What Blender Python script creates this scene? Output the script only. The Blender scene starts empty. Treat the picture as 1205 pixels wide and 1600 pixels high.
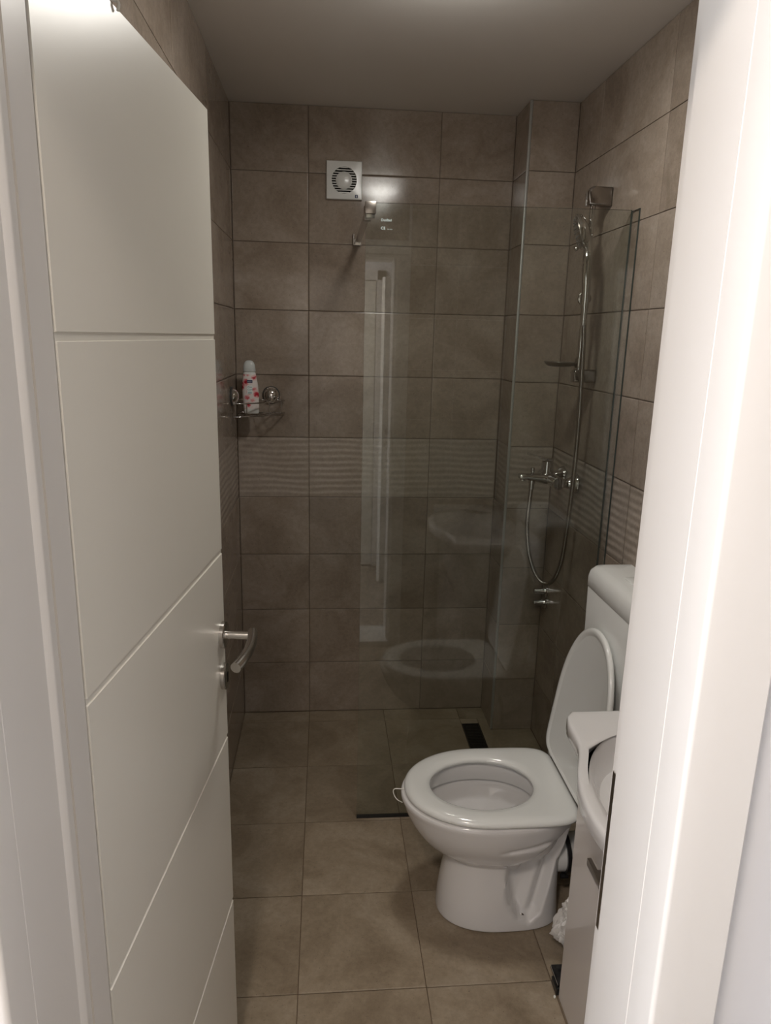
import bpy, bmesh, math, random
import numpy as np
from mathutils import Vector, Matrix
random.seed(7)
S = bpy.context.scene
COL = S.collection

# ------------------------------------------------------------------ camera
cam = bpy.data.cameras.new('camera'); camo = bpy.data.objects.new('camera', cam); COL.objects.link(camo)
cam.sensor_fit = 'HORIZONTAL'; cam.sensor_width = 36.0; cam.lens = 33.26
cam.clip_start = 0.02; cam.clip_end = 60
F = Vector((0.0850495, 0.9672654, -0.2390904)).normalized()
U = Vector((-0.0030501, 0.2402114, 0.9707158)).normalized()
Rr = F.cross(U).normalized(); U = Rr.cross(F)
m = Matrix((( Rr.x, U.x, -F.x), (Rr.y, U.y, -F.y), (Rr.z, U.z, -F.z))).to_4x4()
m.translation = Vector((0.0671, 0.0, 1.6582))
camo.matrix_world = m
S.camera = camo
# ------------------------------------------------------------------ world, lights, exposure
w = bpy.data.worlds.new('world'); S.world = w; w.use_nodes = True
w.node_tree.nodes['Background'].inputs[0].default_value = (0.55, 0.68, 0.95, 1)
w.node_tree.nodes['Background'].inputs[1].default_value = 0.6
S.view_settings.view_transform = 'Standard'; S.view_settings.look = 'None'
S.view_settings.exposure = 0.80; S.view_settings.gamma = 1.0
S.view_settings.use_curve_mapping = False
try:
    S.cycles.caustics_reflective = False; S.cycles.caustics_refractive = False; S.cycles.blur_glossy = 0.5; S.cycles.sample_clamp_indirect = 6.0
except Exception: pass
LAMP_E = 7.0          # ceiling luminaire in the bathroom (emission strength of its diffuser)
HALL_E = 5.0          # warm hall lamp diffuser
def area(name, loc, rot, sx, sy, power, col):
    l = bpy.data.lights.new(name, 'AREA'); l.shape = 'RECTANGLE'; l.size = sx; l.size_y = sy
    l.energy = power; l.color = col
    o = bpy.data.objects.new(name, l); o.location = loc; o.rotation_euler = rot; COL.objects.link(o); return o
# daylight through the window at the left end of the hall
area('window_daylight', (-2.66, -0.07, 1.35), (0, -math.pi/2, 0), 1.7, 0.9, 34, (0.93, 0.95, 1.0))

# ------------------------------------------------------------------ constants (metres)
XL, XR, YB, ZC = -0.288, 0.972, 2.940, 2.4846
XCH, YCH = 0.791, 2.747
YF = 0.75                      # inner face of the doorway wall
Z0, DZ = 0.2409, 0.2515
YG = 2.19                      # glass screen
# ------------------------------------------------------------------ materials
def mat(name):
    m = bpy.data.materials.new(name); m.use_nodes = True
    nt = m.node_tree; b = nt.nodes['Principled BSDF']; return m, nt, b
def simple(name, col, rough=0.4, metal=0.0, spec=0.5, emis=None, es=0, coat=0, trans=0, alpha=1, sss=0):
    m, nt, b = mat(name)
    b.inputs['Base Color'].default_value = (*col, 1); b.inputs['Roughness'].default_value = rough
    b.inputs['Metallic'].default_value = metal; b.inputs['Specular IOR Level'].default_value = spec
    b.inputs['Coat Weight'].default_value = coat; b.inputs['Coat Roughness'].default_value = 0.05
    if emis: b.inputs['Emission Color'].default_value = (*emis, 1); b.inputs['Emission Strength'].default_value = es
    if trans: b.inputs['Transmission Weight'].default_value = trans
    b.inputs['Alpha'].default_value = alpha
    # faint fine relief and colour variation so no surface is perfectly flat
    n = nt.nodes.new('ShaderNodeTexNoise'); n.inputs['Scale'].default_value = 35; n.inputs['Detail'].default_value = 4
    tc = nt.nodes.new('ShaderNodeTexCoord'); nt.links.new(tc.outputs['Object'], n.inputs['Vector'])
    mr = nt.nodes.new('ShaderNodeMapRange'); mr.inputs['To Min'].default_value = rough*0.92; mr.inputs['To Max'].default_value = min(1, rough*1.12)
    nt.links.new(n.outputs['Fac'], mr.inputs['Value']); nt.links.new(mr.outputs['Result'], b.inputs['Roughness'])
    return m
def stone(name, cd, cm, cl, rough, bump=0.05, relief=False):
    m, nt, b = mat(name); L = nt.links
    tc = nt.nodes.new('ShaderNodeTexCoord'); oi = nt.nodes.new('ShaderNodeObjectInfo')
    mul = nt.nodes.new('ShaderNodeVectorMath'); mul.operation = 'SCALE'; mul.inputs['Scale'].default_value = 37.0
    cmb = nt.nodes.new('ShaderNodeCombineXYZ')
    for i in range(2): L.new(oi.outputs['Random'], cmb.inputs[i])
    L.new(cmb.outputs[0], mul.inputs[0])
    add = nt.nodes.new('ShaderNodeVectorMath'); L.new(tc.outputs['Object'], add.inputs[0]); L.new(mul.outputs[0], add.inputs[1])
    n1 = nt.nodes.new('ShaderNodeTexNoise'); n1.inputs['Scale'].default_value = 4.2; n1.inputs['Detail'].default_value = 6; n1.inputs['Roughness'].default_value = 0.62; n1.inputs['Distortion'].default_value = 0.6
    n2 = nt.nodes.new('ShaderNodeTexNoise'); n2.inputs['Scale'].default_value = 70; n2.inputs['Detail'].default_value = 5; n2.inputs['Roughness'].default_value = 0.7
    n3 = nt.nodes.new('ShaderNodeTexNoise'); n3.inputs['Scale'].default_value = 160; n3.inputs['Detail'].default_value = 2
    for n in (n1, n2, n3): L.new(add.outputs[0], n.inputs['Vector'])
    r = nt.nodes.new('ShaderNodeValToRGB'); e = r.color_ramp.elements
    e[0].position = 0.36; e[0].color = (*cd, 1); e[1].position = 0.64; e[1].color = (*cl, 1)
    k = e.new(0.5); k.color = (*cm, 1)
    L.new(n1.outputs['Fac'], r.inputs[0])
    # fine mottling
    r2 = nt.nodes.new('ShaderNodeMapRange'); r2.inputs['From Min'].default_value = 0.3; r2.inputs['From Max'].default_value = 0.7
    r2.inputs['To Min'].default_value = 0.86; r2.inputs['To Max'].default_value = 1.1; L.new(n2.outputs['Fac'], r2.inputs['Value'])
    # small dark pits
    r3 = nt.nodes.new('ShaderNodeMapRange'); r3.inputs['From Min'].default_value = 0.24; r3.inputs['From Max'].default_value = 0.34
    r3.inputs['To Min'].default_value = 0.62; r3.inputs['To Max'].default_value = 1.0; L.new(n3.outputs['Fac'], r3.inputs['Value'])
    # tile to tile tone difference
    r4 = nt.nodes.new('ShaderNodeMapRange'); r4.inputs['To Min'].default_value = 0.92; r4.inputs['To Max'].default_value = 1.07; L.new(oi.outputs['Random'], r4.inputs['Value'])
    a = nt.nodes.new('ShaderNodeMath'); a.operation = 'MULTIPLY'; L.new(r2.outputs[0], a.inputs[0]); L.new(r3.outputs[0], a.inputs[1])
    a2 = nt.nodes.new('ShaderNodeMath'); a2.operation = 'MULTIPLY'; L.new(a.outputs[0], a2.inputs[0]); L.new(r4.outputs[0], a2.inputs[1])
    vm = nt.nodes.new('ShaderNodeVectorMath'); vm.operation = 'SCALE'; L.new(r.outputs[0], vm.inputs[0]); L.new(a2.outputs[0], vm.inputs['Scale'])
    L.new(vm.outputs[0], b.inputs['Base Color'])
    b.inputs['Roughness'].default_value = rough; b.inputs['Specular IOR Level'].default_value = 0.27
    bp = nt.nodes.new('ShaderNodeBump'); bp.inputs['Strength'].default_value = bump; bp.inputs['Distance'].default_value = 0.002
    L.new(n2.outputs['Fac'], bp.inputs['Height']); L.new(bp.outputs[0], b.inputs['Normal'])
    return m
M = {}
M['tile'] = stone('wall_tile_stone', (0.270,0.215,0.168), (0.330,0.270,0.218), (0.380,0.318,0.264), 0.12, 0.03)
M['relief'] = stone('relief_tile', (0.380,0.322,0.270), (0.405,0.346,0.295), (0.435,0.373,0.320), 0.20, 0.02)
M['floor'] = stone('floor_tile_stone', (0.245,0.193,0.135), (0.315,0.255,0.184), (0.37,0.308,0.232), 0.34, 0.08)
M['grout'] = simple('grout', (0.145,0.108,0.082), 0.9)
M['floor_grout'] = simple('floor_grout', (0.15,0.105,0.066), 0.9)
M['plaster'] = simple('ceiling_paint', (0.80,0.775,0.74), 0.36, spec=0.35)
M['hallpaint'] = simple('hall_paint', (0.78,0.78,0.80), 0.7)
M['door'] = simple('door_lacquer', (0.76,0.735,0.665), 0.31)
M['jamb'] = simple('frame_lacquer', (0.76,0.735,0.70), 0.30)
M['gasket'] = simple('gasket_rubber', (0.62,0.57,0.50), 0.5)
M['ceramic'] = simple('white_ceramic', (0.77,0.765,0.765), 0.07, coat=0.4)
M['plastic'] = simple('white_plastic', (0.76,0.77,0.755), 0.22)
M['seat'] = simple('seat_plastic', (0.77,0.785,0.77), 0.10, coat=0.3)
M['vanity'] = simple('gloss_white_board', (0.74,0.70,0.67), 0.12, coat=0.5)
M['chrome'] = simple('chrome', (0.58,0.57,0.56), 0.06, 1.0)
M['steel'] = simple('brushed_steel', (0.50,0.48,0.45), 0.22, 1.0)
M['darksteel'] = simple('dark_steel', (0.33,0.30,0.27), 0.28, 1.0)
M['alu'] = simple('aluminium_trim', (0.42,0.42,0.40), 0.4, 0.3)
M['fitting'] = simple('satin_chrome', (0.40,0.375,0.35), 0.16, 1.0)
M['black'] = simple('black_plastic', (0.012,0.012,0.013), 0.3)
M['blackgloss'] = simple('black_gloss', (0.008,0.008,0.01), 0.08)
M['hole'] = simple('dark_void', (0.008,0.007,0.006), 0.9, spec=0.1)
M['cap'] = simple('bottle_cap', (0.62,0.66,0.66), 0.2)
M['rose'] = simple('rubber', (0.05,0.05,0.05), 0.5)
M['wire'] = simple('white_wire', (0.8,0.8,0.75), 0.3)
M['blue'] = simple('navy_print', (0.012,0.02,0.09), 0.4)
M['teal'] = simple('teal_print', (0.05,0.20,0.22), 0.5)
M['white_print'] = simple('white_print', (0.85,0.9,0.9), 0.5)
M['glow'] = simple('lamp_diffuser', (0.9,0.9,0.9), 0.5, emis=(1.0,0.965,0.90), es=LAMP_E)
M['hallglow'] = simple('hall_lamp_diffuser', (0.9,0.9,0.9), 0.5, emis=(1.0,0.80,0.58), es=HALL_E)
M['screen_print'] = simple('screen_print', (0.40,0.47,0.46), 0.5)
M['water'] = simple('bowl_water', (0.55,0.55,0.52), 0.03, spec=0.6)
M['sill'] = simple('sill_stone', (0.70,0.70,0.68), 0.3)
M['steelring'] = simple('mirror_chrome', (0.85,0.85,0.85), 0.05, 1.0)

def make_glass(name, tint, dirt=0.0):
    """thin architectural glass: clear transmission plus Schlick mirror reflection"""
    m, nt, b = mat(name); L = nt.links; nt.nodes.remove(b)
    out = [n for n in nt.nodes if n.type == 'OUTPUT_MATERIAL'][0]
    g = nt.nodes.new('ShaderNodeNewGeometry')
    d = nt.nodes.new('ShaderNodeVectorMath'); d.operation = 'DOT_PRODUCT'; L.new(g.outputs['Normal'], d.inputs[0]); L.new(g.outputs['Incoming'], d.inputs[1])
    def mth(op, a, c=None, v=None):
        n = nt.nodes.new('ShaderNodeMath'); n.operation = op
        if isinstance(a, (int, float)): n.inputs[0].default_value = a
        else: L.new(a, n.inputs[0])
        if c is not None: L.new(c, n.inputs[1])
        if v is not None: n.inputs[1].default_value = v
        return n.outputs[0]
    ab = mth('ABSOLUTE', d.outputs['Value']); om = mth('SUBTRACT', 1.0, ab); p5 = mth('POWER', om, v=5.0)
    sc = mth('MULTIPLY', p5, v=0.955); f = mth('ADD', sc, v=0.045)
    t = nt.nodes.new('ShaderNodeBsdfTransparent'); t.inputs[0].default_value = (*tint, 1)
    gl = nt.nodes.new('ShaderNodeBsdfGlossy'); gl.inputs['Roughness'].default_value = 0.0; gl.inputs[0].default_value = (1, 1, 1, 1)
    mx = nt.nodes.new('ShaderNodeMixShader'); L.new(f, mx.inputs[0]); L.new(t.outputs[0], mx.inputs[1]); L.new(gl.outputs[0], mx.inputs[2])
    L.new(mx.outputs[0], out.inputs[0]); return m
M['glass'] = make_glass('screen_glass', (0.905, 0.925, 0.905))
M['clear'] = make_glass('clear_profile', (0.97, 0.97, 0.96))
M['glassedge'] = simple('glass_edge', (0.055,0.068,0.062), 0.25)

def wood():
    m, nt, b = mat('laminate'); L = nt.links
    tc = nt.nodes.new('ShaderNodeTexCoord'); mp = nt.nodes.new('ShaderNodeMapping'); mp.inputs['Scale'].default_value = (1.5, 18, 1)
    L.new(tc.outputs['Object'], mp.inputs[0])
    n = nt.nodes.new('ShaderNodeTexNoise'); n.inputs['Scale'].default_value = 2; n.inputs['Detail'].default_value = 6; L.new(mp.outputs[0], n.inputs['Vector'])
    r = nt.nodes.new('ShaderNodeValToRGB'); e = r.color_ramp.elements; e[0].color = (0.16,0.13,0.10,1); e[1].color = (0.34,0.29,0.25,1); e[0].position = .3; e[1].position = .7
    L.new(n.outputs['Fac'], r.inputs[0]); L.new(r.outputs[0], b.inputs['Base Color']); b.inputs['Roughness'].default_value = 0.4
    return m
M['wood'] = wood()

def floral():
    m, nt, b = mat('floral_label'); L = nt.links
    tc = nt.nodes.new('ShaderNodeTexCoord')
    v = nt.nodes.new('ShaderNodeTexVoronoi'); v.inputs['Scale'].default_value = 42; v.inputs['Randomness'].default_value = 1
    n = nt.nodes.new('ShaderNodeTexNoise'); n.inputs['Scale'].default_value = 110
    L.new(tc.outputs['Object'], v.inputs['Vector']); L.new(tc.outputs['Object'], n.inputs['Vector'])
    a = nt.nodes.new('ShaderNodeMath'); a.operation = 'MULTIPLY_ADD'; a.inputs[1].default_value = 0.5; L.new(n.outputs['Fac'], a.inputs[0]); L.new(v.outputs['Distance'], a.inputs[2])
    r = nt.nodes.new('ShaderNodeValToRGB'); e = r.color_ramp.elements
    e[0].position = 0.46; e[0].color = (0.42, 0.02, 0.035, 1); e[1].position = 0.80; e[1].color = (0.80, 0.74, 0.72, 1)
    k = e.new(0.57); k.color = (0.62, 0.10, 0.13, 1); k = e.new(0.66); k.color = (0.78, 0.42, 0.42, 1)
    L.new(a.outputs[0], r.inputs[0]); L.new(r.outputs[0], b.inputs['Base Color']); b.inputs['Roughness'].default_value = 0.25
    return m
M['floral'] = floral()
def bagmat():
    m, nt, b = mat('thin_plastic_bag'); L = nt.links
    b.inputs['Base Color'].default_value = (0.72,0.71,0.69,1); b.inputs['Roughness'].default_value = 0.25
    b.inputs['Transmission Weight'].default_value = 0.0
    n = nt.nodes.new('ShaderNodeTexNoise'); n.inputs['Scale'].default_value = 45; n.inputs['Detail'].default_value = 3; n.inputs['Distortion'].default_value = 1.5
    tc = nt.nodes.new('ShaderNodeTexCoord'); L.new(tc.outputs['Object'], n.inputs['Vector'])
    bp = nt.nodes.new('ShaderNodeBump'); bp.inputs['Strength'].default_value = 0.6; bp.inputs['Distance'].default_value = 0.004
    L.new(n.outputs['Fac'], bp.inputs['Height']); L.new(bp.outputs[0], b.inputs['Normal']); return m
M['bag'] = bagmat()

# ------------------------------------------------------------------ helpers
ORG = {}
def obj(name, bm, mt, parent=None, smooth=False, angle=None, label=None, kind=None):
    """link a bmesh given in world coordinates as ONE mesh object (moved into its parent's frame)"""
    off = Vector((0, 0, 0))
    if parent is not None: off = ORG.get(parent.name, Vector((0, 0, 0)))
    if off.length: bmesh.ops.translate(bm, verts=bm.verts, vec=-off)
    bmesh.ops.recalc_face_normals(bm, faces=bm.faces)
    me = bpy.data.meshes.new(name); bm.to_mesh(me); bm.free()
    for mm in (mt if isinstance(mt, (list, tuple)) else [mt]): me.materials.append(mm)
    o = bpy.data.objects.new(name, me); COL.objects.link(o)
    if parent is not None:
        o.parent = parent; ORG[o.name] = off
    if smooth:
        me.shade_smooth()
        try: me.set_sharp_from_angle(angle=math.radians(angle or 38))
        except Exception: pass
    if label: o['label'] = label
    if kind: o['kind'] = kind
    return o
def empty(name, loc, label=None, cat=None, group=None, kind=None, rz=0):
    o = bpy.data.objects.new(name, None); COL.objects.link(o); o.location = loc; o.rotation_euler = (0, 0, rz)
    o.empty_display_size = 0.05
    ORG[o.name] = Vector(loc) if rz == 0 else Vector((0, 0, 0))
    return tag(o, label, cat, group, kind)
def tag(o, label=None, cat=None, group=None, kind=None):
    if label: o['label'] = label
    if cat: o['category'] = cat
    if group: o['group'] = group
    if kind: o['kind'] = kind
    return o
def box(bm, x0, x1, y0, y1, z0, z1, bev=0, seg=2, mi=0):
    r = bmesh.ops.create_cube(bm, size=1)
    for v in r['verts']:
        v.co = Vector(((x0+x1)/2 + v.co.x*(x1-x0), (y0+y1)/2 + v.co.y*(y1-y0), (z0+z1)/2 + v.co.z*(z1-z0)))
    fs = set(f for v in r['verts'] for f in v.link_faces)
    if bev:
        es = set(e for v in r['verts'] for e in v.link_edges)
        q = bmesh.ops.bevel(bm, geom=list(es), offset=bev, segments=seg, profile=0.5, affect='EDGES')
        fs = set(q['faces']) | set(f for f in fs if f.is_valid)
    for f in fs: f.material_index = mi
    return bm
def bx(*a, **k): return box(bmesh.new(), *a, **k)
def prism(bm, pts, z0, z1, axis='z'):
    def P(a, b, c):
        return {'z': (a, b, c), 'y': (a, c, b), 'x': (c, a, b)}[axis]
    lo = [bm.verts.new(P(p[0], p[1], z0)) for p in pts]; hi = [bm.verts.new(P(p[0], p[1], z1)) for p in pts]
    n = len(pts); bm.faces.new(lo); bm.faces.new(hi)
    for i in range(n): bm.faces.new((lo[i], lo[(i+1) % n], hi[(i+1) % n], hi[i]))
    return bm
def loft(bm, rings, cap0=True, cap1=True, closed=True):
    vr = [[bm.verts.new(p) for p in r] for r in rings]; n = len(rings[0])
    for a, b in zip(vr[:-1], vr[1:]):
        for i in range(n if closed else n-1):
            j = (i+1) % n
            bm.faces.new((a[i], a[j], b[j], b[i]))
    if cap0: bm.faces.new(vr[0][::-1])
    if cap1: bm.faces.new(vr[-1])
    return vr
def frame_of(t):
    t = t.normalized(); a = Vector((0, 0, 1)) if abs(t.z) < 0.9 else Vector((1, 0, 0))
    u = t.cross(a).normalized(); return u, t.cross(u).normalized()
def tube(bm, pts, r, n=12, caps=True):
    pts = [Vector(p) for p in pts]; rs = r if isinstance(r, (list, tuple)) else [r]*len(pts)
    rings = []; u = None
    for i, p in enumerate(pts):
        t = (pts[min(i+1, len(pts)-1)] - pts[max(i-1, 0)])
        if t.length < 1e-9: t = Vector((0, 0, 1))
        t.normalize()
        if u is None: u, v = frame_of(t)
        else:
            u = (u - t*u.dot(t)).normalized(); v = t.cross(u)
        rings.append([p + (u*math.cos(2*math.pi*k/n) + v*math.sin(2*math.pi*k/n))*rs[i] for k in range(n)])
    loft(bm, rings, caps, caps); return bm
def cyl(bm, p0, p1, r, n=24, bev=0.0):
    p0, p1 = Vector(p0), Vector(p1); t = (p1-p0); L = t.length; t.normalize()
    if bev: return tube(bm, [p0, p0 + t*1e-6, p0+t*bev, p1-t*bev, p1 - t*1e-6, p1], [r-bev, r-bev, r, r, r-bev, r-bev], n)
    return tube(bm, [p0, p1], r, n)
def lathe(bm, p0, axis, prof, n=32):
    """prof: list of (distance along axis, radius)"""
    p0 = Vector(p0); t = Vector(axis).normalized(); u, v = frame_of(t)
    rings = [[p0 + t*d + (u*math.cos(2*math.pi*k/n) + v*math.sin(2*math.pi*k/n))*max(r, 1e-4) for k in range(n)] for d, r in prof]
    loft(bm, rings); return bm
def spline(P, n):
    """Catmull-Rom through points"""
    P = [Vector(p) for p in P]; out = []
    for i in range(len(P)-1):
        a, b, c, d = P[max(i-1, 0)], P[i], P[i+1], P[min(i+2, len(P)-1)]
        for k in range(n):
            t = k/n
            out.append(0.5*((2*b) + (c-a)*t + (2*a-5*b+4*c-d)*t*t + (3*b-a-3*c+d)*t**3))
    out.append(P[-1]); return out

# ------------------------------------------------------------------ tiles
TILE_MESH = {}
def tile_mesh(wd, ht, mt, th=0.006, bev=0.0032, relief=False):
    key = (round(wd, 4), round(ht, 4), mt.name, relief)
    if key in TILE_MESH: return TILE_MESH[key]
    bm = bmesh.new()
    if relief:
        nx, ny = 26, 60
        g = []
        for j in range(ny+1):
            row = []
            for i in range(nx+1):
                x = -wd/2 + wd*i/nx; y = -ht/2 + ht*j/ny
                ph = y/ht*10 + 0.13*math.sin(x*15.0+y*9) + 0.07*math.sin(x*33+y*24)
                s = ph - math.floor(ph)
                h = 0.0020*(0.5-0.5*math.cos(math.pi*(s/0.7 if s < 0.7 else (1-s)/0.3)))          # saw-like ridges, soft lower lip
                amp = min(1, min(i, nx-i)/1.0, min(j, ny-j)/1.5)
                row.append(bm.verts.new((x, y, th*0.5 + (h)*max(0, amp)*1.0)))
            g.append(row)
        for j in range(ny):
            for i in range(nx): bm.faces.new((g[j][i], g[j][i+1], g[j+1][i+1], g[j+1][i]))
    else:
        a, b = wd/2, ht/2
        lo = [bm.verts.new(p) for p in ((-a, -b, 0), (a, -b, 0), (a, b, 0), (-a, b, 0))]
        mi = [bm.verts.new((p[0], p[1], th-0.0007)) for p in ((-a, -b), (a, -b), (a, b), (-a, b))]
        hi = [bm.verts.new((p[0]*(a-bev)/a, p[1]*(b-bev)/b, th)) for p in ((-a, -b), (a, -b), (a, b), (-a, b))]
        for i in range(4):
            j = (i+1) % 4
            bm.faces.new((lo[i], lo[j], mi[j], mi[i])); bm.faces.new((mi[i], mi[j], hi[j], hi[i]))
        bm.faces.new(hi); bm.faces.new(lo[::-1])
    bmesh.ops.recalc_face_normals(bm, faces=bm.faces)
    me = bpy.data.meshes.new('tile'); 
    if relief:
        for f in bm.faces:
            if f.normal.z < 0: f.normal_flip()
    bm.to_mesh(me); bm.free(); me.materials.append(mt)
    if relief: me.shade_smooth()
    TILE_MESH[key] = me; return me
def put_tile(parent, name, c, ux, uy, wd, ht, mt, relief=False, gap=0.0024, jit=0.0010):
    ux, uy = Vector(ux), Vector(uy); n = ux.cross(uy)
    me = tile_mesh(wd-gap, ht-gap, mt, relief=relief)
    o = bpy.data.objects.new(name, me); COL.objects.link(o); o.parent = parent
    R = Matrix((ux, uy, n)).transposed() @ (Matrix.Rotation(random.uniform(-jit, jit), 3, 'X') @ Matrix.Rotation(random.uniform(-jit, jit), 3, 'Y'))
    mm = R.to_4x4(); mm.translation = Vector(c) - n*0.006 + n*random.uniform(-0.0003, 0.0002)
    o.matrix_local = mm
    if relief: o['label'] = 'paler tile with wavy horizontal ridges'
    return o
ZJ = [0.0] + [Z0 + DZ*k for k in range(9)] + [ZC]
def tile_wall(parent, joints_u, fn, ux, uy=(0, 0, 1), mt=None, zmin=0, skip=None):
    """joints_u: ascending coordinates of the vertical joints; fn(u, z) -> world point on the tile face"""
    for a, b in zip(joints_u[:-1], joints_u[1:]):
        if b - a < 0.012: continue
        for k in range(len(ZJ)-1):
            z0, z1 = ZJ[k], ZJ[k+1]
            if z1 <= zmin + 0.01: continue
            z0 = max(z0, zmin)
            rel = (k == 4)
            put_tile(parent, 'relief_tile' if rel else 'tile', fn((a+b)/2, (z0+z1)/2), ux, uy, b-a, z1-z0, M['relief'] if rel else (mt or M['tile']), rel)

G = 0.0042   # grout plane sits this far behind the tile faces
wall_back = obj('wall_back', bx(XL-0.06, XR+0.06, YB+G, YB+0.10, -0.02, ZC+0.05), M['grout'], kind='structure')
tile_wall(wall_back, [XL, 0.0017, 0.5042, XCH], lambda u, z: (u, YB, z), (1, 0, 0))
wall_left = obj('wall_left', bx(XL-0.10, XL-G, YF-0.205, YB+G, -0.02, ZC+0.05), M['grout'], kind='structure')
tile_wall(wall_left, [YF, 0.888, 1.391, 1.894, 2.397, 2.900, YB], lambda u, z: (XL, u, z), (0, 1, 0))
wall_right = obj('wall_right', bx(XR+G, XR+0.10, YF-0.0, YB+0.1, -0.02, ZC+0.05), M['grout'], kind='structure')
tile_wall(wall_right, [YF, 1.007, 1.510, 2.013, 2.516, YCH], lambda u, z: (XR, u, z), (0, -1, 0))
wall_chase = obj('wall_pipe_chase', bx(XCH+G, XR+0.02, YCH+G, YB+0.02, -0.02, ZC+0.05), M['grout'], kind='structure')
tile_wall(wall_chase, [XCH+0.008, XR], lambda u, z: (u, YCH, z), (1, 0, 0))
tile_wall(wall_chase, [YCH+0.006, YB], lambda u, z: (XCH, u, z), (0, -1, 0))
# edge profile on the pipe chase corner
obj('trim_2', bx(XCH-0.001, XCH+0.009, YCH-0.001, YCH+0.009, 0.004, ZC, bev=0.003), M['alu'], kind='structure', smooth=True)

# floor
floor = obj('floor', bx(XL-0.10, XR+0.10, YF-0.02, YB+0.1, -0.06, -G+0.001), M['floor_grout'], kind='structure')
fx = [XL, 0.0017, 0.3377, 0.6737, XR]; fy = [YF, 0.831, 1.167, 1.503, 1.839, 2.175, 2.511, 2.847, YB]
for a, b in zip(fx[:-1], fx[1:]):
    for c, d in zip(fy[:-1], fy[1:]):
        # the linear drain cuts the tiles of its column
        if a > 0.6 and c > 2.17 and d < 2.9:
            put_tile(floor, 'floor_tile', ((0.752+b)/2, (c+d)/2, 0), (1, 0, 0), (0, 1, 0), b-0.752, d-c, M['floor'], jit=0.0006)
            continue
        put_tile(floor, 'floor_tile', ((a+b)/2, (c+d)/2, 0), (1, 0, 0), (0, 1, 0), b-a, d-c, M['floor'], jit=0.0006)
for c, dd_ in ((2.175, 2.2565), (2.8018, 2.847)):
    put_tile(floor, 'floor_tile', (0.71285, (c+dd_)/2, 0), (1, 0, 0), (0, 1, 0), 0.752-0.6737, dd_-c, M['floor'], jit=0.0)
ceiling = obj('ceiling', bx(XL-0.1, XR+0.1, YF-0.02, YB+0.1, ZC, ZC+0.06), M['plaster'], kind='structure')

# doorway wall, split around the opening
bm = bmesh.new(); HY0 = 0.530; HY1 = 0.585
box(bm, -2.7, -0.225, HY0, YF, -0.02, ZC+0.05); box(bm, 0.430, 1.6, HY1, YF-0.015, -0.02, ZC+0.05); box(bm, -0.225, 0.430, HY0, YF, 2.052, ZC+0.05)
wall_front = obj('wall_front', bm, M['hallpaint'], kind='structure')
for a, b in ((0.482, 0.722), (0.722, XR)):
    for k in range(len(ZJ)-1):
        rel = k == 4
        put_tile(wall_front, 'relief_tile' if rel else 'tile', ((a+b)/2, YF-0.009, (ZJ[k]+ZJ[k+1])/2), (-1, 0, 0), (0, 0, 1), b-a, ZJ[k+1]-ZJ[k], M['relief'] if rel else M['tile'], rel)
for a, b in ((XL, 0.0), (0.0, 0.470)):
    put_tile(wall_front, 'tile', ((a+b)/2, YF+0.006, (2.110+2.2529)/2), (-1, 0, 0), (0, 0, 1), b-a, 2.2529-2.110, M['tile'])
    put_tile(wall_front, 'tile', ((a+b)/2, YF+0.006, (ZC+2.2529)/2), (-1, 0, 0), (0, 0, 1), b-a, ZC-2.2529, M['tile'])
# hall shell
obj('floor_hall', bx(-2.7, 1.6, -0.75, HY1+0.02, -0.06, 0.0), M['wood'], kind='structure')
obj('ceiling_hall', bx(-2.7, 1.6, -0.75, YF-0.02, ZC+0.001, ZC+0.06), M['hallpaint'], kind='structure')
obj('wall_hall_back', bx(-2.7, 1.6, -0.75, -0.68, -0.02, ZC+0.05), M['hallpaint'], kind='structure')
obj('wall_hall_right', bx(1.5, 1.6, -0.75, HY0, -0.02, ZC+0.05), M['hallpaint'], kind='structure')
bm = bmesh.new()
box(bm, -2.8, -2.7, -0.75, YF, -0.02, 0.45); box(bm, -2.8, -2.7, -0.75, YF, 2.25, ZC+0.05)
box(bm, -2.8, -2.7, -0.75, -0.55, 0.45, 2.25); box(bm, -2.8, -2.7, 0.41, YF, 0.45, 2.25)
obj('wall_hall_left', bm, M['hallpaint'], kind='structure')
bm = bmesh.new()
for a in ((-0.55, -0.50), (0.36, 0.41), (-0.10, -0.04)): box(bm, -2.76, -2.71, a[0], a[1], 0.45, 2.25, bev=0.004)
box(bm, -2.76, -2.71, -0.5, 0.36, 0.45, 0.51, bev=0.004); box(bm, -2.76, -2.71, -0.5, 0.36, 2.19, 2.25, bev=0.004)
obj('window_1', bm, M['plastic'], kind='structure')
obj('trim_3', bx(-0.212, 0.416, HY0-0.005, YF, 0.0, 0.022, bev=0.002), M['sill'], kind='structure')
obj('baseboard_hall', bx(0.480, 1.5, HY1-0.012, HY1, 0.0, 0.07, bev=0.003), M['jamb'], kind='structure')

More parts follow.
